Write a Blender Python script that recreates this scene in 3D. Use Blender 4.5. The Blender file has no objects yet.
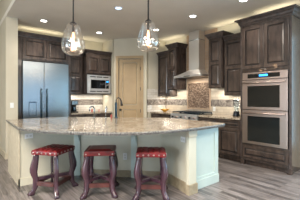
import bpy, bmesh, math, random
from mathutils import Vector, Matrix
random.seed(7)
PI = math.pi
scn = bpy.context.scene
col = scn.collection

# ------------------------------------------------------------------ camera
cam_d = bpy.data.cameras.new('camera'); cam = bpy.data.objects.new('camera', cam_d)
col.objects.link(cam); scn.camera = cam
cam.location = (0, 0, 1.33)
cam.rotation_euler = (math.radians(90), 0, math.radians(-39.1))
cam_d.sensor_width = 36; cam_d.lens = 36*236/300.0
cam_d.shift_y = -2/300.0
cam_d.clip_start = 0.05

# ------------------------------------------------------------------ world, light, exposure
w = bpy.data.worlds.new('sky'); scn.world = w; w.use_nodes = True
bg = w.node_tree.nodes['Background']
bg.inputs[0].default_value = (0.50, 0.74, 1.0, 1); bg.inputs[1].default_value = 0.8
scn.view_settings.view_transform = 'Standard'
scn.view_settings.look = 'None'
scn.view_settings.gamma = 1
scn.view_settings.use_curve_mapping = False
scn.view_settings.exposure = 1.68
scn.cycles.max_bounces = 8
scn.cycles.transparent_max_bounces = 12
scn.cycles.caustics_reflective = False
scn.cycles.caustics_refractive = False

def area(name, loc, rot, sx, sy, power, colr, spread=180):
    l = bpy.data.lights.new(name, 'AREA'); l.shape = 'RECTANGLE'; l.size = sx; l.size_y = sy
    l.energy = power; l.color = colr; l.spread = math.radians(spread)
    o = bpy.data.objects.new(name, l); col.objects.link(o); o.location = loc; o.rotation_euler = rot
    return o
DAY = (0.36, 0.78, 1.0)
# daylight through the three windows behind the camera (facing +Y) and the two in the left wall (facing +X)
for cx in (-2.4, 1.2, 3.7):
    area('window_daylight', (cx, -3.62, 1.45), (math.radians(90), 0, math.radians(180)), 1.9, 2.2, 78, DAY)
for cy in (-0.5, 2.8):
    area('window_daylight', (-4.12, cy, 1.45), (math.radians(90), 0, math.radians(-90)), 1.9, 2.2, 34, (0.86, 0.94, 1.0))
for cy in (-2.2, 0.4):
    area('window_daylight', (5.22, cy, 1.45), (math.radians(90), 0, math.radians(90)), 1.9, 2.2, 18, DAY)
# warm fill panels added under the unseen ceilings, no fixtures there
area('room_fill', (-1.5, 0.8, 3.95), (0, 0, 0), 2.2, 2.2, 190, (1.0, 0.89, 0.76))
area('room_fill', (2.6, -0.6, 3.05), (0, 0, 0), 2.0, 2.0, 50, (1.0, 0.88, 0.74))
# light strips lying on top of the wall cabinets
area('cabinet_top_strip', (1.7, 6.62, 2.93), (PI, 0, 0), 1.1, 0.10, .6, (1.0, 0.86, 0.58))
area('cabinet_top_strip', (3.0, 6.68, 2.76), (PI, 0, 0), 1.1, 0.10, .6, (1.0, 0.86, 0.58))
area('cabinet_top_strip', (4.90, 5.0, 2.91), (PI, 0, 0), 0.10, 0.8, .4, (1.0, 0.86, 0.58))
area('cabinet_top_strip', (4.90, 3.15, 2.91), (PI, 0, 0), 0.10, 0.8, .4, (1.0, 0.86, 0.58))
area('cabinet_top_strip', (4.85, 2.05, 2.93), (PI, 0, 0), 0.10, 0.8, .45, (1.0, 0.86, 0.58))
# under-cabinet strips
UC = (1.0, 0.91, 0.78)
area('under_cabinet_strip', (2.57, 6.70, 1.43), (0, 0, 0), 0.36, 0.05, .8, UC)
area('under_cabinet_strip', (3.2, 6.62, 1.43), (0, 0, 0), 0.7, 0.05, 1.5, UC)
area('under_cabinet_strip', (4.90, 5.18, 1.375), (0, 0, 0), 0.05, 0.4, 1.0, UC)
area('under_cabinet_strip', (4.90, 4.76, 1.55), (0, 0, 0), 0.05, 0.3, .8, UC)
area('under_cabinet_strip', (4.90, 3.33, 1.54), (0, 0, 0), 0.05, 0.3, .8, UC)
area('under_cabinet_strip', (4.90, 2.84, 1.375), (0, 0, 0), 0.05, 0.5, 1.1, UC)
area('hood_lamp', (4.80, 4.1, 1.86), (0, 0, 0), 0.2, 0.6, 1.6, UC)

# ------------------------------------------------------------------ materials
def newmat(name):
    m = bpy.data.materials.new(name); m.use_nodes = True
    nt = m.node_tree; b = nt.nodes['Principled BSDF']
    return m, nt, b
def P(name, c, rough=0.5, metal=0.0, emit=None, es=0, coat=0, spec=0.5):
    m, nt, b = newmat(name)
    b.inputs['Base Color'].default_value = (*c, 1)
    b.inputs['Roughness'].default_value = rough
    b.inputs['Metallic'].default_value = metal
    b.inputs['Coat Weight'].default_value = coat
    b.inputs['Specular IOR Level'].default_value = spec
    if emit:
        b.inputs['Emission Color'].default_value = (*emit, 1); b.inputs['Emission Strength'].default_value = es
    return m
def N(nt, t, **kw):
    n = nt.nodes.new(t)
    for k, v in kw.items():
        if k in n.inputs.keys(): n.inputs[k].default_value = v
        else: setattr(n, k, v)
    return n
def ramp(nt, stops):
    r = nt.nodes.new('ShaderNodeValToRGB')
    while len(r.color_ramp.elements) < len(stops): r.color_ramp.elements.new(0.5)
    for e, (p, c) in zip(r.color_ramp.elements, stops):
        e.position = p; e.color = (*c, 1)
    return r
def L(nt, a, b): nt.links.new(a, b)
def noisy(name, c1, c2, scale=8, rough=0.5, stretch=(1, 1, 1), metal=0, bump=0, detail=4, coat=0, coords='Object', mid=(0.35, 0.65)):
    m, nt, b = newmat(name)
    tc = N(nt, 'ShaderNodeTexCoord'); mp = N(nt, 'ShaderNodeMapping'); mp.inputs['Scale'].default_value = stretch
    no = N(nt, 'ShaderNodeTexNoise', Scale=scale, Detail=detail)
    r = ramp(nt, [(mid[0], c1), (mid[1], c2)])
    L(nt, tc.outputs[coords], mp.inputs[0]); L(nt, mp.outputs[0], no.inputs['Vector']); L(nt, no.outputs[0], r.inputs[0])
    L(nt, r.outputs[0], b.inputs['Base Color'])
    b.inputs['Roughness'].default_value = rough; b.inputs['Metallic'].default_value = metal; b.inputs['Coat Weight'].default_value = coat
    if bump:
        bp = N(nt, 'ShaderNodeBump', Strength=bump, Distance=0.01); L(nt, no.outputs[0], bp.inputs['Height']); L(nt, bp.outputs[0], b.inputs['Normal'])
    return m

WALL = noisy('wall_paint', (0.54, 0.50, 0.40), (0.58, 0.54, 0.44), 3, 0.85)
CEIL = noisy('ceiling_paint', (0.72, 0.69, 0.63), (0.76, 0.73, 0.67), 2, 0.9)
ISL = noisy('island_paint_daylit', (0.52, 0.62, 0.59), (0.56, 0.66, 0.63), 3, 0.45)  # cool window light tinted into the paint of end panel, plinth and brackets
BASET = noisy('island_base_tan', (0.30, 0.25, 0.17), (0.40, 0.34, 0.24), 14, 0.5)
KNEE = noisy('knee_wall_paint', (0.58, 0.565, 0.46), (0.62, 0.60, 0.50), 3, 0.6)
TANTRIM = noisy('tan_trim', (0.50, 0.44, 0.33), (0.58, 0.52, 0.40), 10, 0.5)
DOORP = noisy('door_tan_paint', (0.37, 0.26, 0.14), (0.42, 0.30, 0.165), 4, 0.45)
WOOD = noisy('espresso_wood', (0.030, 0.022, 0.020), (0.074, 0.052, 0.043), 4, 0.27, (3, 3, 0.9), bump=0.05, coat=0.4)
WOODC = noisy('espresso_crown', (0.030, 0.023, 0.022), (0.075, 0.055, 0.05), 6, 0.35, (2, 2, 2), coat=0.2)
GLAZE = P('dark_glaze', (0.008, 0.006, 0.006), 0.5)
STEEL = noisy('brushed_steel', (0.26, 0.29, 0.31), (0.33, 0.36, 0.38), 30, 0.22, (1, 1, 25), metal=1)
STEELH = noisy('hood_steel', (0.74, 0.73, 0.72), (0.82, 0.81, 0.80), 30, 0.42, (1, 1, 25), metal=1)
STEELW = noisy('oven_steel', (0.40, 0.32, 0.29), (0.47, 0.385, 0.35), 30, 0.34, (1, 1, 25), metal=1)
CHROME = P('chrome', (0.36, 0.40, 0.44), 0.16, 1)
DARKMET = P('dark_metal', (0.02, 0.024, 0.03), 0.3, 0.6)
SLATE = P('slate_blue_metal', (0.04, 0.075, 0.11), 0.25, 0.8)
BLACK = P('black_gloss', (0.006, 0.007, 0.008), 0.06, 0, coat=0.5)
BLACKM = P('black_matte', (0.012, 0.012, 0.013), 0.5)
WHITEP = P('white_plastic', (0.80, 0.82, 0.82), 0.35)
REDL = noisy('red_leather', (0.09, 0.005, 0.007), (0.21, 0.011, 0.013), 14, 0.38, bump=0.15, coat=0.15)
REDG = P('burnt_leather', (0.045, 0.006, 0.006), 0.5)
LEG = noisy('mahogany_leg', (0.030, 0.017, 0.028), (0.072, 0.031, 0.044), 7, 0.22, (1, 1, 0.5), coat=0.6)
RAILW = noisy('mahogany_rail', (0.045, 0.016, 0.016), (0.105, 0.034, 0.030), 7, 0.3, coat=0.3)
NAIL = P('nickel_nailhead', (0.50, 0.45, 0.42), 0.3, 1)

def granite():
    m, nt, b = newmat('granite')
    tc = N(nt, 'ShaderNodeTexCoord')
    n1 = N(nt, 'ShaderNodeTexNoise', Scale=6, Detail=5); n2 = N(nt, 'ShaderNodeTexNoise', Scale=34, Detail=4)
    v = N(nt, 'ShaderNodeTexVoronoi', Scale=60)
    r1 = ramp(nt, [(0.32, (0.27, 0.22, 0.165)), (0.5, (0.385, 0.325, 0.25)), (0.68, (0.47, 0.415, 0.34))])
    r2 = ramp(nt, [(0.40, (0.22, 0.18, 0.16)), (0.50, (1, 1, 1)), (0.62, (1.0, 1.0, 1.0))])
    mx = N(nt, 'ShaderNodeMix', data_type='RGBA', blend_type='MULTIPLY'); mx.inputs[0].default_value = 0.8
    for n in (n1, n2): L(nt, tc.outputs['Object'], n.inputs['Vector'])
    L(nt, n1.outputs[0], r1.inputs[0]); L(nt, n2.outputs[0], r2.inputs[0])
    L(nt, r1.outputs[0], mx.inputs[6]); L(nt, r2.outputs[0], mx.inputs[7]); L(nt, mx.outputs[2], b.inputs['Base Color'])
    b.inputs['Roughness'].default_value = 0.16
    return m
GRAN = granite()
GRANE = noisy('granite_chiseled_edge', (0.035, 0.037, 0.04), (0.26, 0.25, 0.23), 60, 0.35, bump=0.6)

def floor_mat():
    m, nt, b = newmat('wood_look_plank_tile')
    g = N(nt, 'ShaderNodeNewGeometry'); sp = N(nt, 'ShaderNodeSeparateXYZ'); cb = N(nt, 'ShaderNodeCombineXYZ')
    L(nt, g.outputs['Position'], sp.inputs[0]); L(nt, sp.outputs[1], cb.inputs[0]); L(nt, sp.outputs[0], cb.inputs[1])
    br = N(nt, 'ShaderNodeTexBrick'); br.offset = 0.37; br.inputs['Scale'].default_value = 1
    br.inputs['Brick Width'].default_value = 0.75; br.inputs['Row Height'].default_value = 0.095
    br.inputs['Mortar Size'].default_value = 0.0035; br.inputs['Bias'].default_value = 0.0
    br.inputs['Color1'].default_value = (0.085, 0.079, 0.081, 1); br.inputs['Color2'].default_value = (0.235, 0.215, 0.217, 1)
    br.inputs['Mortar'].default_value = (0.22, 0.20, 0.18, 1)
    L(nt, cb.outputs[0], br.inputs['Vector'])
    mp = N(nt, 'ShaderNodeMapping'); mp.inputs['Scale'].default_value = (1.6, 22, 1); L(nt, cb.outputs[0], mp.inputs[0])
    no = N(nt, 'ShaderNodeTexNoise', Scale=1.6, Detail=6, Roughness=0.65); L(nt, mp.outputs[0], no.inputs['Vector'])
    r = ramp(nt, [(0.32, (0.35, 0.33, 0.33)), (0.66, (1.45, 1.42, 1.4))]); L(nt, no.outputs[0], r.inputs[0])
    mx = N(nt, 'ShaderNodeMix', data_type='RGBA', blend_type='MULTIPLY'); mx.inputs[0].default_value = 1
    L(nt, br.outputs[0], mx.inputs[6]); L(nt, r.outputs[0], mx.inputs[7]); L(nt, mx.outputs[2], b.inputs['Base Color'])
    b.inputs['Roughness'].default_value = 0.30
    bp = N(nt, 'ShaderNodeBump', Strength=0.15, Distance=0.004); L(nt, no.outputs[0], bp.inputs['Height']); L(nt, bp.outputs[0], b.inputs['Normal'])
    return m
FLOOR = floor_mat()

def tile_mat(name, ax, c1, c2, band=(1.115, 1.29), top=99):
    """travertine bricks with a band of small mosaic between two heights"""
    m, nt, b = newmat(name)
    g = N(nt, 'ShaderNodeNewGeometry'); sp = N(nt, 'ShaderNodeSeparateXYZ'); cb = N(nt, 'ShaderNodeCombineXYZ')
    L(nt, g.outputs['Position'], sp.inputs[0]); L(nt, sp.outputs[ax], cb.inputs[0]); L(nt, sp.outputs[2], cb.inputs[1])
    br = N(nt, 'ShaderNodeTexBrick'); br.inputs['Scale'].default_value = 1
    br.inputs['Brick Width'].default_value = 0.16; br.inputs['Row Height'].default_value = 0.075; br.inputs['Mortar Size'].default_value = 0.003
    br.inputs['Color1'].default_value = (*c1, 1); br.inputs['Color2'].default_value = (*c2, 1); br.inputs['Mortar'].default_value = (0.42, 0.36, 0.29, 1)
    L(nt, cb.outputs[0], br.inputs['Vector'])
    v = N(nt, 'ShaderNodeTexVoronoi', Scale=42); L(nt, cb.outputs[0], v.inputs['Vector'])
    hs = N(nt, 'ShaderNodeSeparateColor'); L(nt, v.outputs['Color'], hs.inputs[0])
    r = ramp(nt, [(0.0, (0.08, 0.067, 0.058)), (0.5, (0.20, 0.175, 0.155)), (1.0, (0.42, 0.38, 0.34))]); L(nt, hs.outputs[0], r.inputs[0])
    a = N(nt, 'ShaderNodeMath', operation='GREATER_THAN'); a.inputs[1].default_value = band[0]; L(nt, sp.outputs[2], a.inputs[0])
    c = N(nt, 'ShaderNodeMath', operation='LESS_THAN'); c.inputs[1].default_value = band[1]; L(nt, sp.outputs[2], c.inputs[0])
    k = N(nt, 'ShaderNodeMath', operation='MULTIPLY'); L(nt, a.outputs[0], k.inputs[0]); L(nt, c.outputs[0], k.inputs[1])
    mx = N(nt, 'ShaderNodeMix', data_type='RGBA'); L(nt, k.outputs[0], mx.inputs[0]); L(nt, br.outputs[0], mx.inputs[6]); L(nt, r.outputs[0], mx.inputs[7])
    L(nt, mx.outputs[2], b.inputs['Base Color']); b.inputs['Roughness'].default_value = 0.4
    return m
TILEY = tile_mat('travertine_tile_right', 1, (0.62, 0.56, 0.46), (0.50, 0.43, 0.34))
TILEX = tile_mat('travertine_tile_back', 0, (0.72, 0.70, 0.66), (0.60, 0.57, 0.52))
TILEH = tile_mat('tan_tile_hood', 1, (0.50, 0.35, 0.23), (0.38, 0.25, 0.16), band=(9, 10))
def mosaic():
    m, nt, b = newmat('brown_pebble_mosaic')
    g = N(nt, 'ShaderNodeNewGeometry'); mp = N(nt, 'ShaderNodeMapping'); mp.inputs['Rotation'].default_value = (math.radians(45), 0, 0); mp.inputs['Scale'].default_value = (1, 1, 2.2)
    L(nt, g.outputs['Position'], mp.inputs[0])
    v = N(nt, 'ShaderNodeTexVoronoi', Scale=24); L(nt, mp.outputs[0], v.inputs['Vector'])
    hs = N(nt, 'ShaderNodeSeparateColor'); L(nt, v.outputs['Color'], hs.inputs[0])
    r = ramp(nt, [(0.0, (0.08, 0.052, 0.038)), (0.5, (0.20, 0.13, 0.09)), (1.0, (0.42, 0.32, 0.24))]); L(nt, hs.outputs[0], r.inputs[0])
    L(nt, r.outputs[0], b.inputs['Base Color']); b.inputs['Roughness'].default_value = 0.35
    return m
MOSAIC = mosaic()
def thin_glass(name, tint=(1, 1, 1), base=0.06):
    m, nt, b = newmat(name); nt.nodes.remove(b); out = nt.nodes['Material Output']
    tr = N(nt, 'ShaderNodeBsdfTransparent'); tr.inputs[0].default_value = (*tint, 1)
    gl = N(nt, 'ShaderNodeBsdfGlossy'); gl.inputs['Roughness'].default_value = 0.04; gl.inputs[0].default_value = (1, 1, 1, 1)
    no = N(nt, 'ShaderNodeTexVoronoi', Scale=14, feature='SMOOTH_F1'); tc = N(nt, 'ShaderNodeTexCoord'); L(nt, tc.outputs['Object'], no.inputs['Vector'])
    bp = N(nt, 'ShaderNodeBump', Strength=0.22, Distance=0.02); L(nt, no.outputs[0], bp.inputs['Height']); L(nt, bp.outputs[0], gl.inputs['Normal'])
    lw = N(nt, 'ShaderNodeLayerWeight'); lw.inputs[0].default_value = 0.35
    ma = N(nt, 'ShaderNodeMath', operation='MULTIPLY_ADD'); ma.inputs[1].default_value = 0.65; ma.inputs[2].default_value = base
    L(nt, lw.outputs['Facing'], ma.inputs[0])
    mx = N(nt, 'ShaderNodeMixShader'); L(nt, ma.outputs[0], mx.inputs[0]); L(nt, tr.outputs[0], mx.inputs[1]); L(nt, gl.outputs[0], mx.inputs[2]); L(nt, mx.outputs[0], out.inputs[0])
    return m
GLASS = thin_glass('seeded_glass', (0.97, 0.95, 0.93), 0.10)
CLEAR = thin_glass('clear_glass', (0.85, 0.92, 0.95), 0.12)
PANE = thin_glass('window_pane_glass', (0.97, 0.99, 1.0), 0.03)
LENS = P('light_lens', (0.9, 0.9, 0.88), 0.4, 0, (1.0, 0.95, 0.88), 7)
FIL = P('glowing_filament_bulb', (1, 0.7, 0.4), 0.4, 0, (1.0, 0.50, 0.22), 1.1)
BLUED = P('blue_display', (0.02, 0.1, 0.3), 0.3, 0, (0.03, 0.32, 1.0), 1.2)

# ------------------------------------------------------------------ mesh helpers
class MB:
    """collects shapes into one mesh"""
    def __init__(s): s.bm = bmesh.new(); s.M = Matrix.Identity(4)
    def v(s, p): return s.bm.verts.new(s.M @ Vector(p))
    def box(s, x0, x1, y0, y1, z0, z1, mi=0, bev=0):
        vs = [s.v((x, y, z)) for z in (z0, z1) for (x, y) in ((x0, y0), (x1, y0), (x1, y1), (x0, y1))]
        fs = [(3, 2, 1, 0), (4, 5, 6, 7), (0, 1, 5, 4), (1, 2, 6, 5), (2, 3, 7, 6), (3, 0, 4, 7)]
        F = [s.bm.faces.new([vs[i] for i in f]) for f in fs]
        for f in F: f.material_index = mi
        if bev:
            es = list({e for f in F for e in f.edges})
            r = bmesh.ops.bevel(s.bm, geom=es, offset=bev, segments=2, affect='EDGES', profile=0.7)
            for f in r['faces']: f.material_index = mi
        return s
    def prism(s, pts, z0, z1, mi=0, smooth=False):
        """pts counter-clockwise in xy"""
        a = [s.v((x, y, z0)) for x, y in pts]; b = [s.v((x, y, z1)) for x, y in pts]; n = len(pts)
        fs = [s.bm.faces.new(a[::-1]), s.bm.faces.new(b)]
        for i in range(n): fs.append(s.bm.faces.new([a[i], a[(i+1) % n], b[(i+1) % n], b[i]]))
        for f in fs: f.material_index = mi
        return s
    def rings(s, loops, close=True, cap=True, mi=0, smooth=True):
        R = [[s.v(p) for p in lp] for lp in loops]; n = len(R[0])
        for a, b in zip(R, R[1:]):
            for i in range(n if close else n-1):
                f = s.bm.faces.new([a[i], a[(i+1) % n], b[(i+1) % n], b[i]]); f.smooth = smooth; f.material_index = mi
        if cap:
            for f in (s.bm.faces.new(R[0][::-1]), s.bm.faces.new(R[-1])): f.material_index = mi
        return s
    def lathe(s, prof, n=20, cx=0, cy=0, mi=0, cap=True):
        return s.rings([[(cx+r*math.cos(2*PI*i/n), cy+r*math.sin(2*PI*i/n), z) for i in range(n)] for r, z in prof], True, cap, mi)
    def tube(s, pts, r, n=8, mi=0, cap=True):
        pts = [Vector(p) for p in pts]; loops = []
        rs = r if isinstance(r, (list, tuple)) else [r]*len(pts)
        for i, p in enumerate(pts):
            d = (pts[min(i+1, len(pts)-1)] - pts[max(i-1, 0)]).normalized()
            a = Vector((0, 0, 1)) if abs(d.z) < 0.9 else Vector((1, 0, 0))
            u = d.cross(a).normalized(); q = d.cross(u)
            loops.append([p + u*rs[i]*math.cos(2*PI*k/n) + q*rs[i]*math.sin(2*PI*k/n) for k in range(n)])
        return s.rings(loops, True, cap, mi)
    def bar(s, p0, p1, wd, ht, mi=0):
        """rectangular bar, wd sideways, ht upwards"""
        p0, p1 = Vector(p0), Vector(p1); d = (p1-p0).normalized(); u = d.cross(Vector((0, 0, 1))).normalized()*wd/2; q = Vector((0, 0, ht/2))
        return s.rings([[p+u+q, p-u+q, p-u-q, p+u-q] for p in (p0, p1)], True, True, mi, False)
    def build(s, name, mats, parent=None, smooth=None):
        me = bpy.data.meshes.new(name)
        bmesh.ops.recalc_face_normals(s.bm, faces=s.bm.faces[:])
        s.bm.to_mesh(me); s.bm.free()
        for m in (mats if isinstance(mats, (list, tuple)) else [mats]): me.materials.append(m)
        o = bpy.data.objects.new(name, me); col.objects.link(o)
        if parent: o.parent = parent
        return o
def tag(o, label=None, cat=None, group=None, kind=None):
    if label: o['label'] = label
    if cat: o['category'] = cat
    if group: o['group'] = group
    if kind: o['kind'] = kind
    return o
def thing(name, loc, rz, label, cat, group=None):
    o = bpy.data.objects.new(name, None); col.objects.link(o); o.location = loc; o.rotation_euler = (0, 0, rz); o.empty_display_size = 0.1
    return tag(o, label, cat, group)
def struct(name, mb, mats, label=None):
    o = mb.build(name, mats); o['kind'] = 'structure'
    if label: o['label'] = label
    return o
def copy_tree(o, parent=None):
    c = o.copy(); col.objects.link(c); c.parent = parent
    for ch in [x for x in bpy.data.objects if x.parent == o]: copy_tree(ch, c)
    return c
FACE_BACK = 0.0        # fronts face -Y
FACE_RIGHT = -PI/2     # fronts face -X

# ------------------------------------------------------------------ structure
CH = 3.10
struct('floor', MB().box(-4.1, 5.2, -3.7, 7.4, -0.1, 0.0), FLOOR, 'grey brown wood-look plank tile floor')
struct('ceiling', MB().box(0.80, 5.2, -3.7, 7.4, CH, CH+0.1), CEIL, 'flat painted kitchen ceiling')
struct('wall_header', MB().box(0.80, 0.95, -3.7, 7.4, CH+0.1, 4.0), WALL, 'drop between the taller room and the kitchen ceiling')
struct('ceiling_great_room', MB().box(-4.1, 0.95, -3.7, 7.4, 4.0, 4.1), CEIL)
struct('wall_back', MB().box(1.03, 3.61, 6.87, 7.0, 0, CH), WALL)
struct('wall_stub', MB().box(0.80, 1.03, 5.93, 7.3, 0, CH), WALL, 'end of the wall beside the refrigerator')
struct('wall_hall', MB().box(-4.1, 0.80, 7.3, 7.4, 0, 4.0), WALL)
# pantry block with its diagonal face and a doorway
D45 = math.radians(-45)
pant = MB()
pant.box(3.61, 3.71, 6.23, 7.0, 0, CH)
pant.box(4.38, 5.2, 5.46, 5.56, 0, CH)
struct('wall_pantry', pant, WALL)
dg = MB(); dg.M = Matrix.Translation((3.61, 6.16, 0)) @ Matrix.Rotation(D45, 4, 'Z')
LW = 0.99
dx0, dx1, dh = 0.145, 0.815, 2.50
dg.box(0, dx0, 0, 0.1, 0, CH); dg.box(dx1, LW, 0, 0.1, 0, CH); dg.box(dx0, dx1, 0, 0.1, dh, CH)
struct('wall_diagonal', dg, WALL)

# rear wall with three windows, left wall with two
def wall_with_holes(mb, along, a0, a1, f0, f1, H, holes, z0=0.35, z1=2.6):
    def bx(a, b, lo, hi):
        if b-a > 1e-4:
            if along == 'x': mb.box(a, b, f0, f1, lo, hi)
            else: mb.box(f0, f1, a, b, lo, hi)
    bx(a0, a1, 0, z0); bx(a0, a1, z1, H); p = a0
    for (h0, h1) in holes: bx(p, h0, z0, z1); p = h1
    bx(p, a1, z0, z1)
    return mb
rear = [(-3.4, -1.4), (0.2, 2.2), (2.7, 4.7)]
left = [(-1.5, 0.5), (1.8, 3.8)]
struct('wall_right', wall_with_holes(MB(), 'y', -3.7, 5.46, 5.07, 5.2, CH, [(-3.2, -1.2), (-0.6, 1.4)]), WALL)
struct('wall_rear', wall_with_holes(MB(), 'x', -4.1, 5.2, -3.6, -3.5, 4.0, rear), WALL)
struct('wall_left', wall_with_holes(MB(), 'y', -3.7, 7.4, -4.1, -4.0, 4.0, left), WALL)
def window(n, loc, rz):
    t = bpy.data.objects.new('window_%d' % n, None); col.objects.link(t); t.location = loc; t.rotation_euler = (0, 0, rz); t['kind'] = 'structure'
    f = MB()
    f.box(-1, -0.94, 0, 0.08, 0, 2.25); f.box(0.94, 1, 0, 0.08, 0, 2.25); f.box(-0.94, 0.94, 0, 0.08, 0, 0.06); f.box(-0.94, 0.94, 0, 0.08, 2.19, 2.25); f.box(-0.025, 0.025, 0, 0.08, 0.06, 2.19)
    f.build('window_frame', WHITEP, t)
    MB().box(-0.935, -0.03, 0.03, 0.035, 0.065, 2.185).box(0.03, 0.935, 0.03, 0.035, 0.065, 2.185).build('window_pane', PANE, t)
for i, (a, b) in enumerate(rear): window(i+1, ((a+b)/2, -3.59, 0.35), 0)
for i, (a, b) in enumerate(left): window(i+4, (-4.09, (a+b)/2, 0.35), -PI/2)
struct('baseboard_stub', MB().box(0.79, 1.03, 5.915, 5.93, 0, 0.13, bev=0.004).box(0.785, 0.80, 5.93, 7.29, 0, 0.13), TANTRIM)
window(6, (5.18, -2.2, 0.35), PI/2)
window(7, (5.18, 0.4, 0.35), PI/2)
# tile
struct('trim_1', MB().box(5.058, 5.07, 2.56, 5.44, 0.922, 1.60), TILEY, 'cream travertine tile behind the range counter')
struct('trim_2', MB().box(5.058, 5.07, 3.54, 4.57, 1.60, CH), TILEH, 'tan tile rising behind the range hood')
struct('trim_3', MB().box(4.33, 5.058, 5.448, 5.46, 0.922, 1.60), TILEX, 'tile on the short wall beside the pantry door')
struct('trim_4', MB().box(2.35, 3.61, 6.858, 6.87, 0.922, 1.60), TILEX, 'white tile with a mosaic band under the microwave')
# pantry door
dr = bpy.data.objects.new('door_1', None); col.objects.link(dr); dr.matrix_world = Matrix.Translation((3.61, 6.16, 0)) @ Matrix.Rotation(D45, 4, 'Z')
dr['kind'] = 'structure'; dr['label'] = 'tan painted two-panel pantry door on the diagonal wall'

def panel_door(w, h, splits=1, th=0.022, inset=0.058, mids=None):
    """raised-panel door, front at y=-th, back at y=0, x 0..w, z 0..h; slot 1 is the glazed groove"""
    mb = MB(); zs = [0] + ([m*h for m in mids] if mids else [h*i/splits for i in range(1, splits)]) + [h]
    mb.box(0, w, -th*0.3, 0, 0, h)
    for z0, z1 in zip(zs, zs[1:]):
        i0 = inset if z0 == 0 else inset*0.6; i1 = inset if z1 == h else inset*0.6
        def lp(d, y, k=0):
            return [(d, y, z0+(d if z0 == 0 else d*k)), (w-d, y, z0+(d if z0 == 0 else d*k)), (w-d, y, z1-(d if z1 == h else d*k)), (d, y, z1-(d if z1 == h else d*k))]
        def inner(e, y): return [(inset+e, y, z0+i0+e), (w-inset-e, y, z0+i0+e), (w-inset-e, y, z1-i1-e), (inset+e, y, z1-i1-e)]
        mb.rings([lp(0, -th*0.5), lp(0.0, -th*0.85), lp(0.004, -th), inner(0, -th)], True, False, 0, False)
        mb.rings([inner(0, -th), inner(0.003, -th*0.4), inner(0.016, -th*0.4)], True, False, 1, False)
        a = [inner(0.016, -th*0.4), inner(0.036, -th*0.95)]
        mb.rings(a, True, False, 0, False)
        f = mb.bm.faces.new([mb.v(p) for p in inner(0.036, -th*0.95)]); f.material_index = 0
    return mb
pd = panel_door(dx1-dx0-0.01, dh-0.015, th=0.035, inset=0.11, mids=[0.42]).build('door_leaf', [DOORP, TANTRIM], dr); pd.location = (dx0+0.005, 0.06, 0.01)
fr = MB(); cw = 0.08
fr.box(dx0-cw, dx0, -0.022, 0, 0, dh+cw, bev=0.004); fr.box(dx1, dx1+cw, -0.022, 0, 0, dh+cw, bev=0.004); fr.box(dx0, dx1, -0.022, 0, dh, dh+cw, bev=0.004)
fr.build('door_casing', DOORP, dr)
kb = MB(); kb.M = Matrix.Translation((dx0+0.06, 0.024, 0.98)) @ Matrix.Rotation(PI/2, 4, 'X')
kb.lathe([(0.032, 0), (0.032, 0.008), (0.012, 0.012), (0.012, 0.03), (0.028, 0.038), (0.032, 0.055), (0.022, 0.068), (0.004, 0.07)], 16); kb.build('door_knob', BLACKM, pd).location = (-pd.location.x, -pd.location.y, -pd.location.z)
for hz in (2.2, 1.6, 0.95):
    MB().box(dx1-0.012, dx1+0.004, -0.03, 0.01, hz-0.05, hz+0.05).build('door_hinge', BLACKM, dr)

# ------------------------------------------------------------------ cabinets (local x to the right seen from the front, y back, front at y=0)
def crown(w, d, z, h=0.10, out=0.075):
    prof = [(0.0, 0), (0.012, 0.0), (0.014, 0.015*h/0.1), (0.03, 0.03*h/0.1), (0.038, 0.055*h/0.1), (0.06, 0.072*h/0.1), (0.062, 0.08*h/0.1), (out, 0.085*h/0.1), (out, h)]
    mb = MB()
    mb.rings([[(-o, d, z+q), (-o, -o, z+q), (w+o, -o, z+q), (w+o, d, z+q)] for o, q in prof], True, True, 0, False)
    return mb
def crown_part(w, d, z, t, h=0.10, out=0.075, lo=None, ro=None):
    # lo / ro: overhang allowed on the left / right side
    mb = crown(w, d, z, h, out)
    for v in mb.bm.verts:
        if lo is not None and v.co.x < -lo: v.co.x = -lo
        if ro is not None and v.co.x > w+ro: v.co.x = w+ro
    mb.build('crown_molding', WOODC, t)
def add_doors(t, w, z0, z1, n=1, splits=1, stile=0.02, name='door', mids=None):
    dw = (w-2*stile)/n
    for i in range(n):
        o = panel_door(dw-0.006, z1-z0, splits, mids=mids, inset=min(0.058, 0.22*(dw)), ).build(name, [WOOD, GLAZE], t)
        o.location = (stile+i*dw+0.003, -0.001, z0)
def upper(name_label, loc, rz, w, d, z0, z1, n=1, splits=1, ch=0.09, lo=None, ro=None, group=None):
    t = thing('wall_cabinet', (loc[0], loc[1], z0), rz, name_label, 'cabinet', group)
    MB().box(0, w, 0, d, 0, z1-ch-z0).build('body', WOOD, t)
    add_doors(t, w, 0.012, z1-ch-z0-0.02, n, splits)
    crown_part(w, d, z1-ch-z0, t, ch, 0.07, lo, ro)
    return t

# refrigerator surround
t = thing('refrigerator_cabinet', (1.06, 6.20, 0), FACE_BACK, 'tall dark wood cabinet framing the steel refrigerator, two doors on top', 'cabinet')
MB().box(0, 0.095, 0, 0.65, 0, 2.78).build('side_panel', WOOD, t)
MB().box(1.20, 1.27, 0, 0.65, 0, 2.78).build('side_panel', WOOD, t)
MB().box(0.095, 1.20, 0, 0.65, 2.225, 2.78).build('body', WOOD, t)
for i in range(2):
    o = panel_door(0.535, 0.50).build('door', [WOOD, GLAZE], t); o.location = (0.11+i*0.541, -0.001, 2.26)
crown_part(1.27, 0.65, 2.78, t, 0.10, 0.075, lo=0.02)
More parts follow.
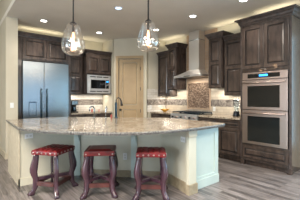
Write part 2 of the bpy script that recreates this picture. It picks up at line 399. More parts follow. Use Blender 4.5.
# refrigerator
t = thing('refrigerator', (1.165, 6.18, 0), FACE_BACK, 'stainless steel side by side refrigerator set in dark cabinets', 'refrigerator')
MB().box(0, 1.085, 0.03, 0.65, 0.02, 2.215).build('body', DARKMET, t)
xs = 0.475
for i, (a, b) in enumerate(((0.004, xs-0.003), (xs+0.003, 1.081))):
    dmb = MB(); dmb.box(a, b, -0.035, 0.028, 0.14, 2.205, bev=0.006)
    d_ = dmb.build('door', STEEL, t)
    hx = xs-0.065 if i == 0 else xs+0.065
    MB().tube([(hx, -0.085, 0.55), (hx, -0.085, 1.56)], 0.014, 12).tube([(hx, -0.034, 0.62), (hx, -0.085, 0.62)], 0.008).tube([(hx, -0.034, 1.49), (hx, -0.085, 1.49)], 0.008).build('handle', SLATE, d_)
    if i == 0:
        f = MB(); f.box(0.13, 0.30, -0.040, -0.0352, 0.90, 1.24)
        f2 = f.build('water_dispenser', [SLATE], d_)
        MB().box(0.142, 0.288, -0.043, -0.0402, 0.91, 1.215).build('recess', STEEL, d_)
MB().box(0.004, 1.081, 0.0, 0.028, 0.03, 0.13).build('kick_grille', BLACKM, t)

# narrow wall cabinet and microwave cabinet
upper('narrow dark wall cabinet between the refrigerator and the microwave cabinet', (2.335, 6.52), FACE_BACK, 0.46, 0.335, 1.44, 2.60, 1, 2, ch=0.08, lo=0.0, ro=0.0)
t = thing('microwave_cabinet', (2.80, 6.30, 1.44), FACE_BACK, 'dark two-door wall cabinet holding the built-in microwave', 'cabinet')
b = MB(); b.box(0, 0.025, 0, 0.555, 0, 1.17); b.box(0.775, 0.80, 0, 0.555, 0, 1.17); b.box(0.025, 0.775, 0, 0.555, 0, 0.02); b.box(0.025, 0.775, 0, 0.555, 0.56, 1.17); b.box(0.025, 0.775, 0.53, 0.555, 0.02, 0.56)
b.build('body', WOOD, t)
for i in range(2):
    o = panel_door(0.378, 0.50).build('door', [WOOD, GLAZE], t); o.location = (0.02+i*0.383, -0.001, 0.60)
crown_part(0.80, 0.555, 1.17, t, 0.09, 0.07, ro=0.003)
t = thing('microwave_oven', (2.828, 6.292, 1.463), FACE_BACK, 'built-in stainless microwave with dark window and vent slots', 'microwave')
W_ = 0.744; Hm = 0.53
MB().box(0.02, W_-0.02, 0.02, 0.5, 0.005, Hm).build('body', DARKMET, t)
MB().box(0, W_, -0.015, 0.02, 0.0, Hm, bev=0.004).build('trim_frame', STEELH, t)
MB().box(0.05, W_-0.05, -0.03, -0.016, 0.105, 0.425, bev=0.003).build('door', STEELH, t)
MB().box(0.10, 0.56, -0.034, -0.0305, 0.14, 0.39).build('door_window', BLACK, t)
MB().box(0.575, 0.67, -0.034, -0.0305, 0.14, 0.39).build('control_panel', BLACK, t)
MB().box(0.59, 0.655, -0.037, -0.0345, 0.33, 0.365).build('display', BLUED, t)
for z in (0.045, 0.465):
    for i in range(3):
        MB().box(0.08+i*0.205, 0.08+i*0.205+0.175, -0.019, -0.0155, z, z+0.025).build('vent_slot', BLACKM, t)

# back wall base cabinet and counter
def base_cab(label, loc, rz, w, d, n=1, drawers=1, ndoor=None, group=None):
    t = thing('base_cabinet', (loc[0], loc[1], 0), rz, label, 'cabinet', group)
    MB().box(0, w, 0, d, 0.10, 0.878).box(0.002, w-0.002, 0.06, d, 0, 0.10).build('body', WOOD, t)
    dw = (w-0.03)/n
    for i in range(n):
        o = panel_door(dw-0.008, 0.15, inset=0.032).build('drawer', [WOOD, GLAZE], t); o.location = (0.015+i*dw+0.004, -0.001, 0.715)
        o = panel_door(dw-0.008, 0.56).build('door', [WOOD, GLAZE], t); o.location = (0.015+i*dw+0.004, -0.001, 0.135)
    return t
base_cab('dark base cabinet under the counter with the coffee maker', (2.335, 6.27), FACE_BACK, 1.27, 0.585, 3)
t = MB().box(2.335, 3.605, 6.235, 6.857, 0.88, 0.92, bev=0.006).build('countertop', GRAN); tag(t, 'beige granite counter along the back wall under the microwave', 'countertop')

# right wall: wall cabinets
upper('shorter dark wall cabinet beside the pantry, left of the range hood', (4.74, 5.44), FACE_RIGHT, 0.50, 0.315, 1.39, 2.70, 1, 1, lo=0.003, ro=0.0)
upper('taller dark wall cabinet left of the range hood, two panels high', (4.68, 4.93), FACE_RIGHT, 0.35, 0.375, 1.57, 2.85, 1, 2, ch=0.11, lo=0.07)
upper('taller dark wall cabinet right of the range hood, two panels high', (4.68, 3.52), FACE_RIGHT, 0.38, 0.375, 1.56, 2.85, 1, 2, ch=0.11, lo=0.07)
upper('shorter dark wall cabinet between the oven tower and the tall cabinet', (4.74, 3.13), FACE_RIGHT, 0.565, 0.315, 1.385, 2.73, 1, 2, lo=0.0, ro=0.0)
# right wall base cabinets
base_cab('dark base cabinet left of the range under the yellow bowl', (4.47, 5.44), FACE_RIGHT, 0.87, 0.585, 2)
base_cab('dark base cabinet right of the range, partly behind the island', (4.47, 3.63), FACE_RIGHT, 0.52, 0.585, 1)
base_cab('dark base cabinet with drawer over door beside the oven tower', (4.47, 3.105), FACE_RIGHT, 0.54, 0.585, 1)
t = MB().box(4.435, 5.057, 4.565, 5.445, 0.88, 0.92, bev=0.006).build('countertop', GRAN); tag(t, 'granite counter left of the range holding the yellow bowl', 'countertop')
t = MB().box(4.435, 5.057, 2.575, 3.635, 0.88, 0.92, bev=0.006).build('countertop', GRAN); tag(t, 'granite counter between the range and the oven tower', 'countertop')

# oven tower
OY, OW, OX = 2.56, 0.95, 4.455
t = thing('oven_tower_cabinet', (OX, OY, 0), FACE_RIGHT, 'tall dark wood cabinet housing the stainless double ovens', 'cabinet')
b = MB()
b.box(0, 0.045, 0, 0.61, 0.10, 2.77); b.box(OW-0.045, OW, 0, 0.61, 0.10, 2.77); b.box(0.045, OW-0.045, 0.0, 0.61, 1.835, 2.77)
b.box(0.045, OW-0.045, 0.0, 0.61, 0.10, 0.435); b.box(0.045, OW-0.045, 0.58, 0.61, 0.435, 1.835); b.box(0.03, OW-0.03, 0.07, 0.60, 0.0, 0.10)
b.build('body', WOOD, t)
for x in (0.0, OW-0.075):
    MB().box(x, x+0.075, -0.012, 0.06, 0, 0.10, bev=0.003).build('foot', WOOD, t)
for x in (0.0, OW-0.04):
    MB().box(x, x+0.04, -0.008, -0.0005, 0.10, 2.765).build('stile', WOODC, t)
for i in range(2):
    o = panel_door(0.425, 0.83, inset=0.065).build('door', [WOOD, GLAZE], t); o.location = (0.045+i*0.433, -0.001, 1.90)
o = panel_door(0.85, 0.235, inset=0.05).build('drawer', [WOOD, GLAZE], t); o.location = (0.05, -0.001, 0.155)
crown_part(OW, 0.61, 2.77, t, 0.13, 0.09)
# double oven
t = thing('double_wall_oven', (OX, OY-0.055, 0.44), FACE_RIGHT, 'stainless double wall oven with blue display and two dark windows', 'oven')
W_ = 0.84
MB().box(0.02, W_-0.02, 0.0, 0.56, 0.002, 1.385).build('body', DARKMET, t)
MB().box(0.0, W_, -0.03, -0.001, 1.245, 1.385, bev=0.004).build('control_panel', STEELW, t)
MB().box(0.11, W_-0.13, -0.033, -0.0305, 1.275, 1.355).build('control_glass', BLACK, t)
MB().box(0.34, 0.50, -0.036, -0.0335, 1.30, 1.335).build('display', BLUED, t)
for z0, z1 in ((0.665, 1.235), (0.0, 0.655)):
    d_ = MB().box(0, W_, -0.035, -0.001, z0, z1, bev=0.005).build('oven_door', STEELW, t)
    MB().box(0.11, W_-0.13, -0.038, -0.0352, z0+0.055, z1-0.115).build('oven_window', BLACK, d_)
    hz = z1-0.055
    MB().tube([(0.03, -0.085, hz), (W_-0.03, -0.085, hz)], 0.014, 12).tube([(0.07, -0.034, hz), (0.07, -0.085, hz)], 0.010).tube([(W_-0.07, -0.034, hz), (W_-0.07, -0.085, hz)], 0.010).build('handle', STEELW, d_)

# ------------------------------------------------------------------ range and hood
RY = 4.555
t = thing('range', (4.43, RY, 0), FACE_RIGHT, 'stainless gas range with dark grates below the steel hood', 'stove')
W_ = 0.905
MB().box(0, W_, 0.03, 0.62, 0.10, 0.925, bev=0.003).box(0.03, W_-0.03, 0.08, 0.6, 0.0, 0.10).build('body', STEEL, t)
MB().box(0, W_, -0.02, 0.03, 0.76, 0.925, bev=0.01).build('knob_panel', STEELH, t)
d_ = MB().box(0.005, W_-0.005, -0.012, 0.029, 0.16, 0.75, bev=0.005).build('oven_door', STEEL, t)
MB().box(0.15, W_-0.15, -0.016, -0.0125, 0.28, 0.60).build('oven_window', BLACK, d_)
MB().tube([(0.05, -0.06, 0.70), (W_-0.05, -0.06, 0.70)], 0.014, 12).tube([(0.09, -0.01, 0.70), (0.09, -0.06, 0.70)], 0.01).tube([(W_-0.09, -0.01, 0.70), (W_-0.09, -0.06, 0.70)], 0.01).build('handle', STEEL, d_)
MB().box(0.01, W_-0.01, 0.02, 0.60, 0.926, 0.936).build('cooktop', BLACK, t)
for i in range(3):
    g = MB(); x0 = 0.02+i*0.292; x1 = x0+0.28
    for y in (0.04, 0.31, 0.58): g.box(x0, x1, y-0.008, y+0.008, 0.955, 0.975)
    for k in range(5): xx = x0+0.008+k*(x1-x0-0.016)/4; g.box(xx-0.006, xx+0.006, 0.032, 0.588, 0.957, 0.977)
    for (x, y) in ((x0+.01, .04), (x1-.01, .04), (x0+.01, .58), (x1-.01, .58)): g.box(x-.008, x+.008, y-.008, y+.008, 0.936, 0.957)
    g.build('grate', SLATE, t)
for i in range(6):
    k = MB(); k.M = Matrix.Translation((0.09+i*0.145, -0.02, 0.84)) @ Matrix.Rotation(PI/2, 4, 'X'); k.lathe([(0.026, 0), (0.024, 0.02), (0.022, 0.035), (0.002, 0.036)], 14); k.build('knob', STEELW if i % 2 else DARKMET, t)
# hood, local front at y=0, back at y=0.50, x 0..0.92
t = thing('range_hood', (4.56, 4.58, 1.87), FACE_RIGHT, 'stainless range hood with flared canopy and tall square chimney', 'range hood')
W_ = 0.93; cx0, cx1, cy0, D_ = 0.31, 0.65, 0.26, 0.497
MB().box(0, W_, 0, D_, 0, 0.045, bev=0.003).build('lip', STEELH, t)
loops = []
for i in range(9):
    s = i/8; z = 0.046 + 0.205*(1-math.cos(s*PI/2)) + 0.02*s
    k = math.sin(s*PI/2)
    k = s
    z = 0.046 + 0.165*(0.82*s+0.18*s**3)
    loops.append([(0.006+k*(cx0-0.006), 0.006+k*(cy0-0.006), z), (W_-0.006-k*(W_-0.006-cx1), 0.006+k*(cy0-0.006), z), (W_-0.006-k*(W_-0.006-cx1), D_, z), (0.006+k*(cx0-0.006), D_, z)])
MB().rings(loops, True, True, 0, False).build('canopy', STEELH, t)
MB().box(cx0, cx1, cy0, D_, 0.212, 1.225).build('chimney', STEELH, t)
MB().box(cx0-0.003, cx1+0.003, cy0-0.003, D_, 0.98, 0.995).build('chimney_seam', CHROME, t)
MB().box(0.36, 0.56, -0.004, -0.0005, 0.012, 0.032).build('control_strip', BLACKM, t)
MB().box(0.05, W_-0.05, 0.05, D_-0.05, -0.006, -0.0005).build('filter', DARKMET, t)
# mosaic panel
t = thing('mosaic_panel', (5.056, 4.535, 1.02), FACE_RIGHT, 'framed brown pebble mosaic panel on the tile behind the range', 'mosaic panel')
MB().box(0.035, 0.765, -0.008, 0, 0.035, 0.715).build('mosaic', MOSAIC, t)
f = MB(); f.box(0, 0.8, -0.02, 0, 0, 0.034, bev=0.004); f.box(0, 0.8, -0.02, 0, 0.716, 0.75, bev=0.004); f.box(0, 0.034, -0.02, 0, 0.034, 0.716, bev=0.004); f.box(0.766, 0.8, -0.02, 0, 0.034, 0.716, bev=0.004)
f.build('frame', noisy('tan_stone_trim', (0.48, 0.34, 0.23), (0.58, 0.43, 0.31), 10, 0.4), t)

# ------------------------------------------------------------------ island
t = thing('kitchen_island', (2.0, 3.6, 0), 0, 'pale green painted kitchen island with angled knee wall and paneled end', 'kitchen island')
IM = Matrix.Translation((-2.0, -3.6, 0))
def imb(): m_ = MB(); m_.M = IM.copy(); return m_
foot = [(0.72, 4.0), (1.55, 4.0), (2.62, 2.93), (2.46, 2.21), (2.60, 2.21), (2.60, 2.25), (3.19, 2.25), (3.19, 3.40), (1.68, 4.93), (0.72, 4.93)]
imb().prism(foot, 0, 0.888).build('body', KNEE, t)
# end panel facing the room: stiles and rails over a recessed field
e = imb(); x0, x1, yf = 2.60, 3.21, 2.249
e.box(x0, x0+0.09, yf-0.02, yf, 0.13, 0.888); e.box(x1-0.09, x1, yf-0.02, yf, 0.13, 0.888); e.box(x0+0.09, x1-0.09, yf-0.02, yf, 0.79, 0.888); e.box(x0+0.09, x1-0.09, yf-0.02, yf, 0.13, 0.17)
e.box(x0+0.09, x1-0.09, yf-0.006, yf, 0.17, 0.79)
e.build('end_panel', ISL, t)
imb().box(x0, x1+0.01, yf-0.03, yf, 0, 0.13, bev=0.006).build('plinth', ISL, t)
# post
p_ = imb(); p_.box(2.44, 2.595, 2.16, 2.209, 0.14, 0.79, bev=0.004); p_.build('post', KNEE, t)
imb().box(2.428, 2.61, 2.145, 2.209, 0.0, 0.14, bev=0.006).build('post_base', BASET, t)
imb().box(2.433, 2.605, 2.15, 2.209, 0.79, 0.888, bev=0.006).build('post_capital', TANTRIM, t)
# knee wall return between post and body
imb().prism([(2.445, 2.212), (2.46, 2.212), (2.62, 2.93), (2.604, 2.925)], 0.0, 0.15).build('knee_base', BASET, t)
kb_ = imb(); kb_.prism([(1.55, 4.0), (1.541, 3.985), (2.603, 2.926), (2.62, 2.93)], 0, 0.11); kb_.build('knee_base', BASET, t)
imb().box(0.70, 1.54, 3.985, 4.0, 0, 0.11).build('knee_base', KNEE, t)
imb().box(0.70, 0.72, 3.985, 4.93, 0, 0.888).build('end_cap', TANTRIM, t)
def corbel(px, py, ang, ln=0.42):
    """bracket reaching out along ang under the counter, with its pilaster down to the floor"""
    m_ = MB(); m_.M = IM @ Matrix.Translation((px, py, 0)) @ Matrix.Rotation(ang, 4, 'Z')
    m_.box(0.002, 0.035, -0.05, 0.05, 0.0, 0.888)
    o_ = m_.build('pilaster', ISL, t)
    c = MB(); c.M = m_.M
    pts = [(0.036, 0.886), (0.036, 0.60)]
    pts += [(0.07, 0.60)]
    for i in range(9):
        a = i/8*PI/2; pts.append((0.07+(ln-0.12)*(1-math.cos(a)), 0.62+0.19*math.sin(a)))
    pts += [(ln, 0.82), (ln, 0.886)]
    a_ = [c.v((x, -0.035, z)) for x, z in pts]; b_ = [c.v((x, 0.035, z)) for x, z in pts]
    c.bm.faces.new(a_); c.bm.faces.new(b_[::-1])
    for i in range(len(pts)): c.bm.faces.new([a_[i], a_[(i+1) % len(pts)], b_[(i+1) % len(pts)], b_[i]])
    c.build('corbel', ISL, t)
corbel(1.60, 3.95, math.radians(-125), 0.45)
corbel(2.30, 3.25, math.radians(-135), 0.45)
# countertop
def catmull(P_, n=6):
    out = []
    for i in range(len(P_)-1):
        p0, p1, p2, p3 = P_[max(i-1, 0)], P_[i], P_[i+1], P_[min(i+2, len(P_)-1)]
        for k in range(n):
            s = k/n
            out.append(tuple(0.5*((2*p1[j])+(-p0[j]+p2[j])*s+(2*p0[j]-5*p1[j]+4*p2[j]-p3[j])*s*s+(-p0[j]+3*p1[j]-3*p2[j]+p3[j])*s**3) for j in (0, 1)))
    return out+[P_[-1]]
fr_pts = catmull([(0.63, 3.61), (0.75, 3.26), (0.91, 2.95), (1.276, 2.50), (1.573, 2.27), (1.93, 2.13), (2.38, 2.07), (2.80, 2.07), (3.22, 2.11)])
ct = fr_pts + [(3.28, 2.16), (3.28, 3.47), (1.70, 5.03), (0.68, 5.03)]
m_ = MB(); n_ = len(ct)
def off(pts, d):
    c0 = Vector((sum(p[0] for p in pts)/len(pts), sum(p[1] for p in pts)/len(pts))); out = []
    for i, p in enumerate(pts):
        a = Vector(pts[i-1]); b2 = Vector(pts[(i+1) % len(pts)]); tt = (b2-a).normalized(); nn = Vector((-tt.y, tt.x)); out.append((p[0]+nn.x*d, p[1]+nn.y*d))
    return out
top_o = off(ct, 0.010); top_v = [m_.v((x, y, 0.932)) for x, y in top_o]
f = m_.bm.faces.new(top_v); f.material_index = 0
prev = top_v
for q, (d, z) in enumerate(((0.002, 0.928), (0.0, 0.915), (0.004, 0.903), (0.012, 0.890))):
    cur = [m_.v((x, y, z)) for x, y in off(ct, d + (random.uniform(-.003, .003)))]
    for i in range(n_):
        g = m_.bm.faces.new([prev[i], prev[(i+1) % n_], cur[(i+1) % n_], cur[i]]); g.material_index = 1
    prev = cur
m_.bm.faces.new(prev[::-1]).material_index = 1
t = m_.build('countertop', [GRAN, GRANE]); tag(t, 'large curved beige granite top of the island with chiseled edge', 'countertop')

# faucets on the island
def gooseneck(r, h, reach, n=12):
    pts = [(0, 0, 0.0), (0, 0, h*0.6)]
    for i in range(n+1):
        a = PI*i/n; pts.append((reach/2*(1-math.cos(a)), 0, h-reach/2 + reach/2*math.sin(a)))
    return pts
t = thing('faucet', (2.11, 4.36, 0.932), math.radians(190), 'small chrome curved faucet, leftmost on the island', 'faucet')
MB().lathe([(0.028, 0), (0.028, 0.012), (0.016, 0.02)], 14).build('base', CHROME, t)
pts = gooseneck(0.01, 0.23, 0.11); pts.append((0.11, 0, 0.14)); MB().tube(pts, 0.013, 10).build('spout', CHROME, t)
MB().tube([(0, 0.02, 0.05), (0, 0.07, 0.07)], 0.007).build('lever', CHROME, t)
t = thing('faucet', (2.29, 4.22, 0.932), math.radians(45), 'small chrome straight faucet between the curved faucet and the dark one', 'faucet')
MB().lathe([(0.028, 0), (0.028, 0.012), (0.016, 0.02)], 14).build('base', CHROME, t)
MB().tube([(0, 0, 0.02), (0, 0, 0.20), (0.015, 0, 0.225), (0.06, 0, 0.22), (0.065, 0, 0.17)], 0.013, 10).build('spout', CHROME, t)
MB().tube([(0, -0.012, 0.16), (-0.02, -0.05, 0.19)], 0.007).build('lever', CHROME, t)
t = thing('kitchen_faucet', (2.45, 4.09, 0.932), math.radians(-40), 'tall slate blue faucet with black spray head, on the island before the pantry door', 'faucet')
MB().lathe([(0.034, 0), (0.034, 0.015), (0.026, 0.02), (0.026, 0.30), (0.016, 0.31)], 16).build('column', SLATE, t)
MB().tube([(0, 0, 0.30), (0, 0, 0.36), (0.02, 0, 0.395), (0.055, 0, 0.405), (0.085, 0, 0.38), (0.10, 0, 0.34)], 0.012, 10).build('spout', BLACKM, t)
MB().tube([(0.098, 0, 0.345), (0.115, 0, 0.24)], [0.015, 0.027], 12).build('spray_head', BLACKM, t)
t = MB(); t.lathe([(0.022, 0), (0.026, 0.01), (0.026, 0.07), (0.012, 0.085), (0.012, 0.105), (0.002, 0.106)], 14)
t = t.build('soap_bottle', P('rose_bottle', (0.40, 0.10, 0.08), 0.3)); t.location = (2.40, 4.19, 0.933); t.scale = (0.8, 0.8, 0.65); tag(t, 'small rose coloured soap bottle at the foot of the tall dark faucet', 'bottle')

# ------------------------------------------------------------------ stools
def seat_woven(hw, hd, th):
    """slab with over-and-under straps on top"""
    m_ = MB(); n = 5; res = 8; G = n*res
    def hgt(u, v):
        i = min(int(u*n), n-1); j = min(int(v*n), n-1); a = u*n-i; b2 = v*n-j
        if (i+j) % 2: e = abs(b2-0.5)*2; l = abs(a-0.5)*2
        else: e = abs(a-0.5)*2; l = abs(b2-0.5)*2
        dome = 0.012*(1-(2*u-1)**2)*(1-(2*v-1)**2)
        if e > 0.7: return -0.006+dome, 1
        return 0.006*math.sqrt(max(0, 1-l**2*0.9))+dome, 0
    V = [[None]*(G+1) for _ in range(G+1)]; mk = {}
    for i in range(G+1):
        for j in range(G+1):
            u, v = i/G, j/G; h, k = hgt(u, v)
            if i in (0, G) or j in (0, G): h = -0.004
            V[i][j] = m_.v(((2*u-1)*hw, (2*v-1)*hd, th+h))
    for i in range(G):
        for j in range(G):
            f = m_.bm.faces.new([V[i][j], V[i+1][j], V[i+1][j+1], V[i][j+1]])
            f.material_index = hgt((i+.5)/G, (j+.5)/G)[1]
    rim = [V[i][0] for i in range(G)]+[V[G][j] for j in range(G)]+[V[i][G] for i in range(G, 0, -1)]+[V[0][j] for j in range(G, 0, -1)]
    prev = rim; nn = len(rim)
    for d, z in ((0.006, th-0.012), (0.008, th-0.03), (0.006, 0.0)):
        cur = [m_.bm.verts.new((v.co.x*(1+d/hw) if True else 0, v.co.y*(1+d/hd), z)) for v in rim]
        for i in range(nn): m_.bm.faces.new([prev[i], prev[(i+1) % nn], cur[(i+1) % nn], cur[i]]).material_index = 0
        prev = cur
    m_.bm.faces.new(prev[::-1])
    return m_
LEGPROF = [(0.57, -0.006, 0.070), (0.53, -0.004, 0.074), (0.48, 0.002, 0.082), (0.42, 0.012, 0.094), (0.36, 0.020, 0.100), (0.31, 0.022, 0.092), (0.26, 0.012, 0.080), (0.22, 0.000, 0.072),
           (0.17, -0.002, 0.076), (0.12, 0.002, 0.070), (0.08, 0.012, 0.062), (0.05, 0.032, 0.076), (0.02, 0.046, 0.094), (0.0, 0.046, 0.080)]
SH = 0.555   # underside of seat
def stool(label, x, y, rz, woven=True, hw=0.205, hd=0.20, nails=6):
    t = thing('bar_stool', (x, y, 0), rz, label, 'bar stool')
    if woven: o_ = seat_woven(hw, hd, 0.062).build('seat', [REDL, REDG], t)
    else:
        m_ = MB(); m_.box(-hw-.006, hw+.006, -hd-.006, hd+.006, 0, 0.066, bev=0.014)
        o_ = m_.build('seat', [REDL], t)
        a = MB()
        a.rings([[(-hw+0.03, -hd+0.03, 0.0665), (hw-0.03, -hd+0.03, 0.0665), (hw-0.03, hd-0.03, 0.0665), (-hw+0.03, hd-0.03, 0.0665)], [(-hw+0.06, -hd+0.06, 0.078), (hw-0.06, -hd+0.06, 0.078), (hw-0.06, hd-0.06, 0.078), (-hw+0.06, hd-0.06, 0.078)]], True, True, 0, False)
        a.build('seat_pad', REDG if False else P('oxblood_leather', (0.20, 0.010, 0.010), 0.3), t).location = (0, 0, SH)
    o_.location = (0, 0, SH)
    # nailheads
    nm = MB(); nm.M = Matrix.Rotation(PI/2, 4, 'X'); nm.lathe([(0.013, 0), (0.011, 0.005), (0.006, 0.009), (0.001, 0.010)], 10)
    first = nm.build('nailhead', NAIL, t); used = False
    for side in range(4):
        a = side*PI/2; half, dist = (hw, hd) if side % 2 == 0 else (hd, hw)
        for k in range(nails):
            s = -half+0.02+(2*half-0.04)*k/(nails-1)
            px, py = s, -(dist+0.0075)
            o2 = first if not used else first.copy()
            if used: col.objects.link(o2); o2.parent = t
            used = True
            o2.location = (px*math.cos(a)-py*math.sin(a), px*math.sin(a)+py*math.cos(a), SH+0.026); o2.rotation_euler = (0, 0, a)
    lx, ly = hw-0.03, hd-0.03
    def pos(sx, sy, z):
        # centre of a leg at height z
        for (z1, o1, w1), (z0, o0, w0) in zip(LEGPROF, LEGPROF[1:]):
            if z0 <= z <= z1:
                s = (z-z0)/(z1-z0); o_ = o0+(o1-o0)*s; break
        else: o_ = 0
        return Vector((sx*(lx+o_*0.85), sy*(ly+o_*0.85), z))
    for sx in (-1, 1):
        for sy in (-1, 1):
            m_ = MB(); r_ = Vector((sx, sy, 0)).normalized(); q_ = Vector((-r_.y, r_.x, 0)); loops = []
            for (z, o_, w_) in LEGPROF:
                c = pos(sx, sy, z) if z < 0.57 else Vector((sx*lx, sy*ly, 0.553)); th = 0.027
                w2 = w_/2; ch = 0.007
                L8 = [(w2-ch, th), (w2, th-ch), (w2, -th+ch), (w2-ch, -th), (-w2+ch, -th), (-w2, -th+ch), (-w2, th-ch), (-w2+ch, th)]
                loops.append([c + r_*a_ + q_*b_ for a_, b_ in L8])
            m_.rings(loops, True, True, 0, True); lg = m_.build('leg', LEG, t)
    def rail(a, b2, z, mat, w_=0.032, h_=0.052, name='rail'):
        p0, p1 = pos(*a, z), pos(*b2, z); d = (p1-p0).normalized()
        MB().bar(p0+d*0.028, p1-d*0.03, w_, h_).build(name, mat, t)
    rail((-1, -1), (1, -1), 0.155, RAILW); rail((-1, 1), (1, 1), 0.155, RAILW)
    rail((-1, -1), (-1, 1), 0.155, RAILW); rail((1, -1), (1, 1), 0.155, RAILW)
    p0, p1 = pos(-1, -1, 0.215), pos(1, 1, 0.215); d = (p1-p0).normalized(); MB().bar(p0+d*.024, p1-d*.024, 0.034, 0.040).build('cross_stretcher', LEG, t)
    p0, p1 = pos(-1, 1, 0.215), pos(1, -1, 0.215); d = (p1-p0).normalized(); c = (p0+p1)/2
    MB().bar(p0+d*.024, c-d*.018, 0.034, 0.040).bar(c+d*.018, p1-d*.024, 0.034, 0.040).build('cross_stretcher', LEG, t)
    return t
stool('red woven leather bar stool turned corner-on, leftmost at the island', 1.074, 3.509, math.radians(-53), True, hw=0.19, hd=0.215, nails=6)
stool('red bar stool with smooth leather seat, middle of the three', 1.574, 3.038, math.radians(-34), False, hw=0.195, hd=0.205, nails=3)
stool('red woven leather bar stool seen straight on, nearest the paneled island end', 2.068, 2.52, math.radians(-39.5), True, hw=0.19, hd=0.175, nails=6)

# ------------------------------------------------------------------ pendants
def pendant(label, x, y, zb, H=0.46, D=0.35, stem_r=0.006, s=1.0):
    t = thing('pendant_light', (x, y, zb), 0, label, 'pendant light')
    prof = [(D/2*q, u*H) for u, q in ((0, .03), (.01, .30), (.035, .52), (.08, .72), (.14, .87), (.22, .97), (.30, 1.0), (.40, .985), (.50, .93), (.60, .85), (.70, .75), (.80, .665), (.88, .61), (.94, .56), (.975, .47), (.992, .33), (1.0, .20))]
    MB().lathe(prof, 28, cap=False).build('glass_shade', GLASS, t)
    MB().lathe([(0.05, H-0.005), (0.05, H+0.012), (0.02, H+0.03), (0.012, H+0.05)], 16).build('cap', BLACKM, t)
    MB().tube([(0, 0, H-0.01), (0, 0, H-0.13)], 0.018, 12).build('socket', DARKMET, t)
    MB().lathe([(0.012, H-0.13), (0.016, H-0.16), (0.024, H-0.20), (0.022, H-0.225), (0.014, H-0.25), (0.002, H-0.26)], 14).build('bulb', FIL, t)
    MB().tube([(0, 0, H+0.045), (0, 0, CH-zb-0.02)], stem_r, 8).build('stem', BLACKM, t)
    MB().lathe([(0.06, CH-zb-0.028), (0.06, CH-zb-0.002)], 18).build('canopy', BLACKM, t)
    l = bpy.data.lights.new('pendant_glow', 'POINT'); l.energy = 0.7; l.color = (1, 0.62, 0.35); l.shadow_soft_size = 0.04
    o = bpy.data.objects.new('pendant_glow', l); col.objects.link(o); o.parent = t; o.location = (0, 0, H-0.30)
pendant('pear-shaped clear glass pendant hanging left, before the refrigerator', 1.40, 3.63, 1.99, 0.50, 0.36, 0.011)
pendant('pear-shaped clear glass pendant hanging before the pantry door', 2.25, 2.81, 2.03, 0.46, 0.345, 0.012)

# ------------------------------------------------------------------ ceiling lights
def can(label, x, y, p=34, lens=LENS):
    t = thing('recessed_light', (x, y, CH), 0, label, 'ceiling light', 'recessed lights in the kitchen ceiling')
    MB().lathe([(0.085, -0.001), (0.09, -0.008), (0.066, -0.012), (0.062, -0.002)], 24).build('trim_ring', WHITEP, t)
    MB().lathe([(0.061, -0.0005), (0.061, -0.006)], 24).build('lens', lens, t)
    if p:
        l = bpy.data.lights.new('can_light', 'SPOT'); l.energy = p; l.spot_size = math.radians(125); l.spot_blend = 0.8; l.color = (1, 0.90, 0.76); l.shadow_soft_size = 0.12
        o = bpy.data.objects.new('can_light', l); col.objects.link(o); o.parent = t; o.location = (0, 0, -0.02)
can('round recessed ceiling light above the refrigerator, leftmost', 1.52, 5.72)
can('round recessed ceiling light just above the microwave cabinet', 2.96, 5.82)
can('round recessed ceiling light right behind the second pendant', 3.98, 4.65)
can('round recessed ceiling light left of the hood chimney top', 3.93, 3.37)
can('round recessed ceiling light cut by the top edge, above the oven tower', 3.99, 2.24)
can('dim bluish recessed ceiling light between the two pendant stems', 2.445, 3.99, 8, P('bluish_lens', (0.3, 0.45, 0.7), 0.3, 0, (0.45, 0.65, 1.0), 0.9))

# ------------------------------------------------------------------ outlets and switches
def plate(name, label, loc, rz, gangs=1, switch=False, cat='outlet'):
    t = thing(name, loc, rz, label, cat); w_ = 0.075*gangs if gangs > 1 else 0.07
    MB().box(-w_/2, w_/2, -0.007, -0.001, -0.057, 0.057, bev=0.002).build('cover_plate', WHITEP, t)
    for g in range(gangs):
        cx = (g-(gangs-1)/2)*0.05 if gangs > 1 else 0
        if switch: MB().box(cx-0.016, cx+0.016, -0.011, -0.0075, -0.032, 0.032).build('rocker', WHITEP, t)
        else:
            for z in (-0.02, 0.02): MB().box(cx-0.014, cx+0.014, -0.009, -0.0075, z-0.013, z+0.013).build('socket', P('socket_face', (0.6, 0.61, 0.6), 0.4), t)
plate('light_switch', 'white light switch on the wall end left of the refrigerator', (0.915, 5.93, 1.17), 0, 1, True, 'light switch')
def hplate(label, loc, rz):
    t = thing('power_outlet', loc, rz, label, 'outlet')
    MB().box(-0.058, 0.058, -0.007, -0.001, -0.038, 0.038, bev=0.002).build('cover_plate', WHITEP, t)
    for x in (-0.024, 0.024): MB().box(x-0.015, x+0.015, -0.009, -0.0075, -0.015, 0.015).build('socket', P('socket_face', (0.6, 0.61, 0.6), 0.4), t)
hplate('white sideways outlet high on the island, left of the stools', (0.845, 4.0, 0.745), 0)
hplate('white sideways outlet high on the island beside its corner post', (2.472, 2.295, 0.743), math.radians(-102.5))
plate('power_outlet', 'white upright outlet low on the island between the middle and right stools', (2.186, 3.356, 0.345), math.radians(-45.1))
plate('power_outlet', 'white outlet on the tile left of the yellow bowl', (4.45, 5.448, 1.06), 0)
plate('power_outlet', 'pale outlet on the tile right of the brown mosaic panel', (5.058, 3.63, 1.05), FACE_RIGHT)

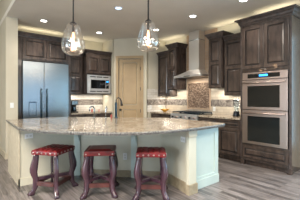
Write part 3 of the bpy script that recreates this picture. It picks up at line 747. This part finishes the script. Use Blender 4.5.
# ------------------------------------------------------------------ small things on the counters
t = thing('coffee_maker', (2.52, 6.50, 0.921), 0, 'black and silver coffee maker on the back counter beside the refrigerator', 'coffee maker')
MB().box(-0.09, 0.09, -0.11, 0.11, 0, 0.035, bev=0.006).build('base', BLACKM, t)
MB().box(-0.09, 0.09, 0.03, 0.11, 0.036, 0.22, bev=0.006).build('column', BLACKM, t)
MB().box(-0.09, 0.09, -0.11, 0.11, 0.221, 0.33, bev=0.01).build('brew_head', STEEL, t)
MB().box(-0.085, 0.085, -0.10, 0.10, 0.331, 0.35, bev=0.006).build('lid', BLACKM, t)
MB().lathe([(0.05, 0.037), (0.062, 0.06), (0.062, 0.11), (0.045, 0.15), (0.045, 0.165)], 16, 0, -0.04).build('carafe', SLATE, t)
MB().tube([(0.045, -0.06, 0.15), (0.085, -0.10, 0.14), (0.085, -0.10, 0.08), (0.055, -0.07, 0.07)], 0.007).build('handle', BLACKM, t)
def jar(label, x, y, r, h, m):
    t = thing('jar', (x, y, 0.921), 0, label, 'jar')
    MB().lathe([(r*0.85, 0), (r, 0.01), (r, h*0.75), (r*0.8, h*0.85)], 14).build('body', m, t)
    MB().lathe([(r*0.82, h*0.86), (r*0.82, h), (0.003, h)], 14).build('lid', BLACKM if m is not WHITEP else REDL, t)
jar('small red jar on the back counter under the microwave', 3.08, 6.52, 0.024, 0.085, P('red_glaze', (0.55, 0.10, 0.06), 0.3))
jar('small pink jar on the back counter right of the red one', 3.34, 6.58, 0.02, 0.07, P('pink_glaze', (0.60, 0.30, 0.25), 0.3))
YEL = P('banana_yellow', (0.72, 0.42, 0.03), 0.35); AMB = P('amber_glaze', (0.50, 0.26, 0.03), 0.25)
t = MB(); t.lathe([(0.045, 0), (0.05, 0.008), (0.075, 0.03), (0.105, 0.06), (0.12, 0.085), (0.114, 0.085), (0.098, 0.06), (0.068, 0.034), (0.004, 0.022)], 24)
t = t.build('bowl', AMB); t.location = (4.75, 5.15, 0.921); tag(t, 'amber fruit bowl on the counter left of the range', 'bowl')
def banana(label, x, y, z, rz, ry):
    pts = []; rs = []
    for i in range(11):
        a = math.radians(-55+110*i/10); pts.append((0.10*math.sin(a), 0, 0.10-0.10*math.cos(a))); rs.append(0.006 if i in (0, 10) else 0.011+0.009*math.sin(PI*i/10))
    m_ = MB(); m_.tube(pts, rs, 8); o = m_.build('banana', YEL); o.location = (x, y, z); o.rotation_euler = (ry, 0, rz); tag(o, label, 'banana', 'bananas in the amber bowl')
banana('yellow banana at the left of the amber bowl', 4.72, 5.19, 0.975, math.radians(-50), 0.15)
banana('yellow banana at the right of the amber bowl', 4.775, 5.115, 0.975, math.radians(-50), -0.15)
t = thing('blender', (4.86, 2.90, 0.921), FACE_RIGHT, 'glass blender on the right counter beside the oven tower', 'blender')
MB().lathe([(0.075, 0), (0.078, 0.02), (0.06, 0.10), (0.055, 0.11)], 18).build('base', DARKMET, t)
MB().lathe([(0.045, 0.112), (0.05, 0.13), (0.068, 0.33)], 18, cap=False).build('glass_jug', CLEAR, t)
MB().lathe([(0.07, 0.332), (0.07, 0.36), (0.03, 0.365), (0.03, 0.385)], 18).build('lid', STEEL, t)
MB().tube([(0.06, 0, 0.30), (0.11, 0, 0.29), (0.11, 0, 0.18), (0.056, 0, 0.16)], 0.008).build('handle', STEEL, t)
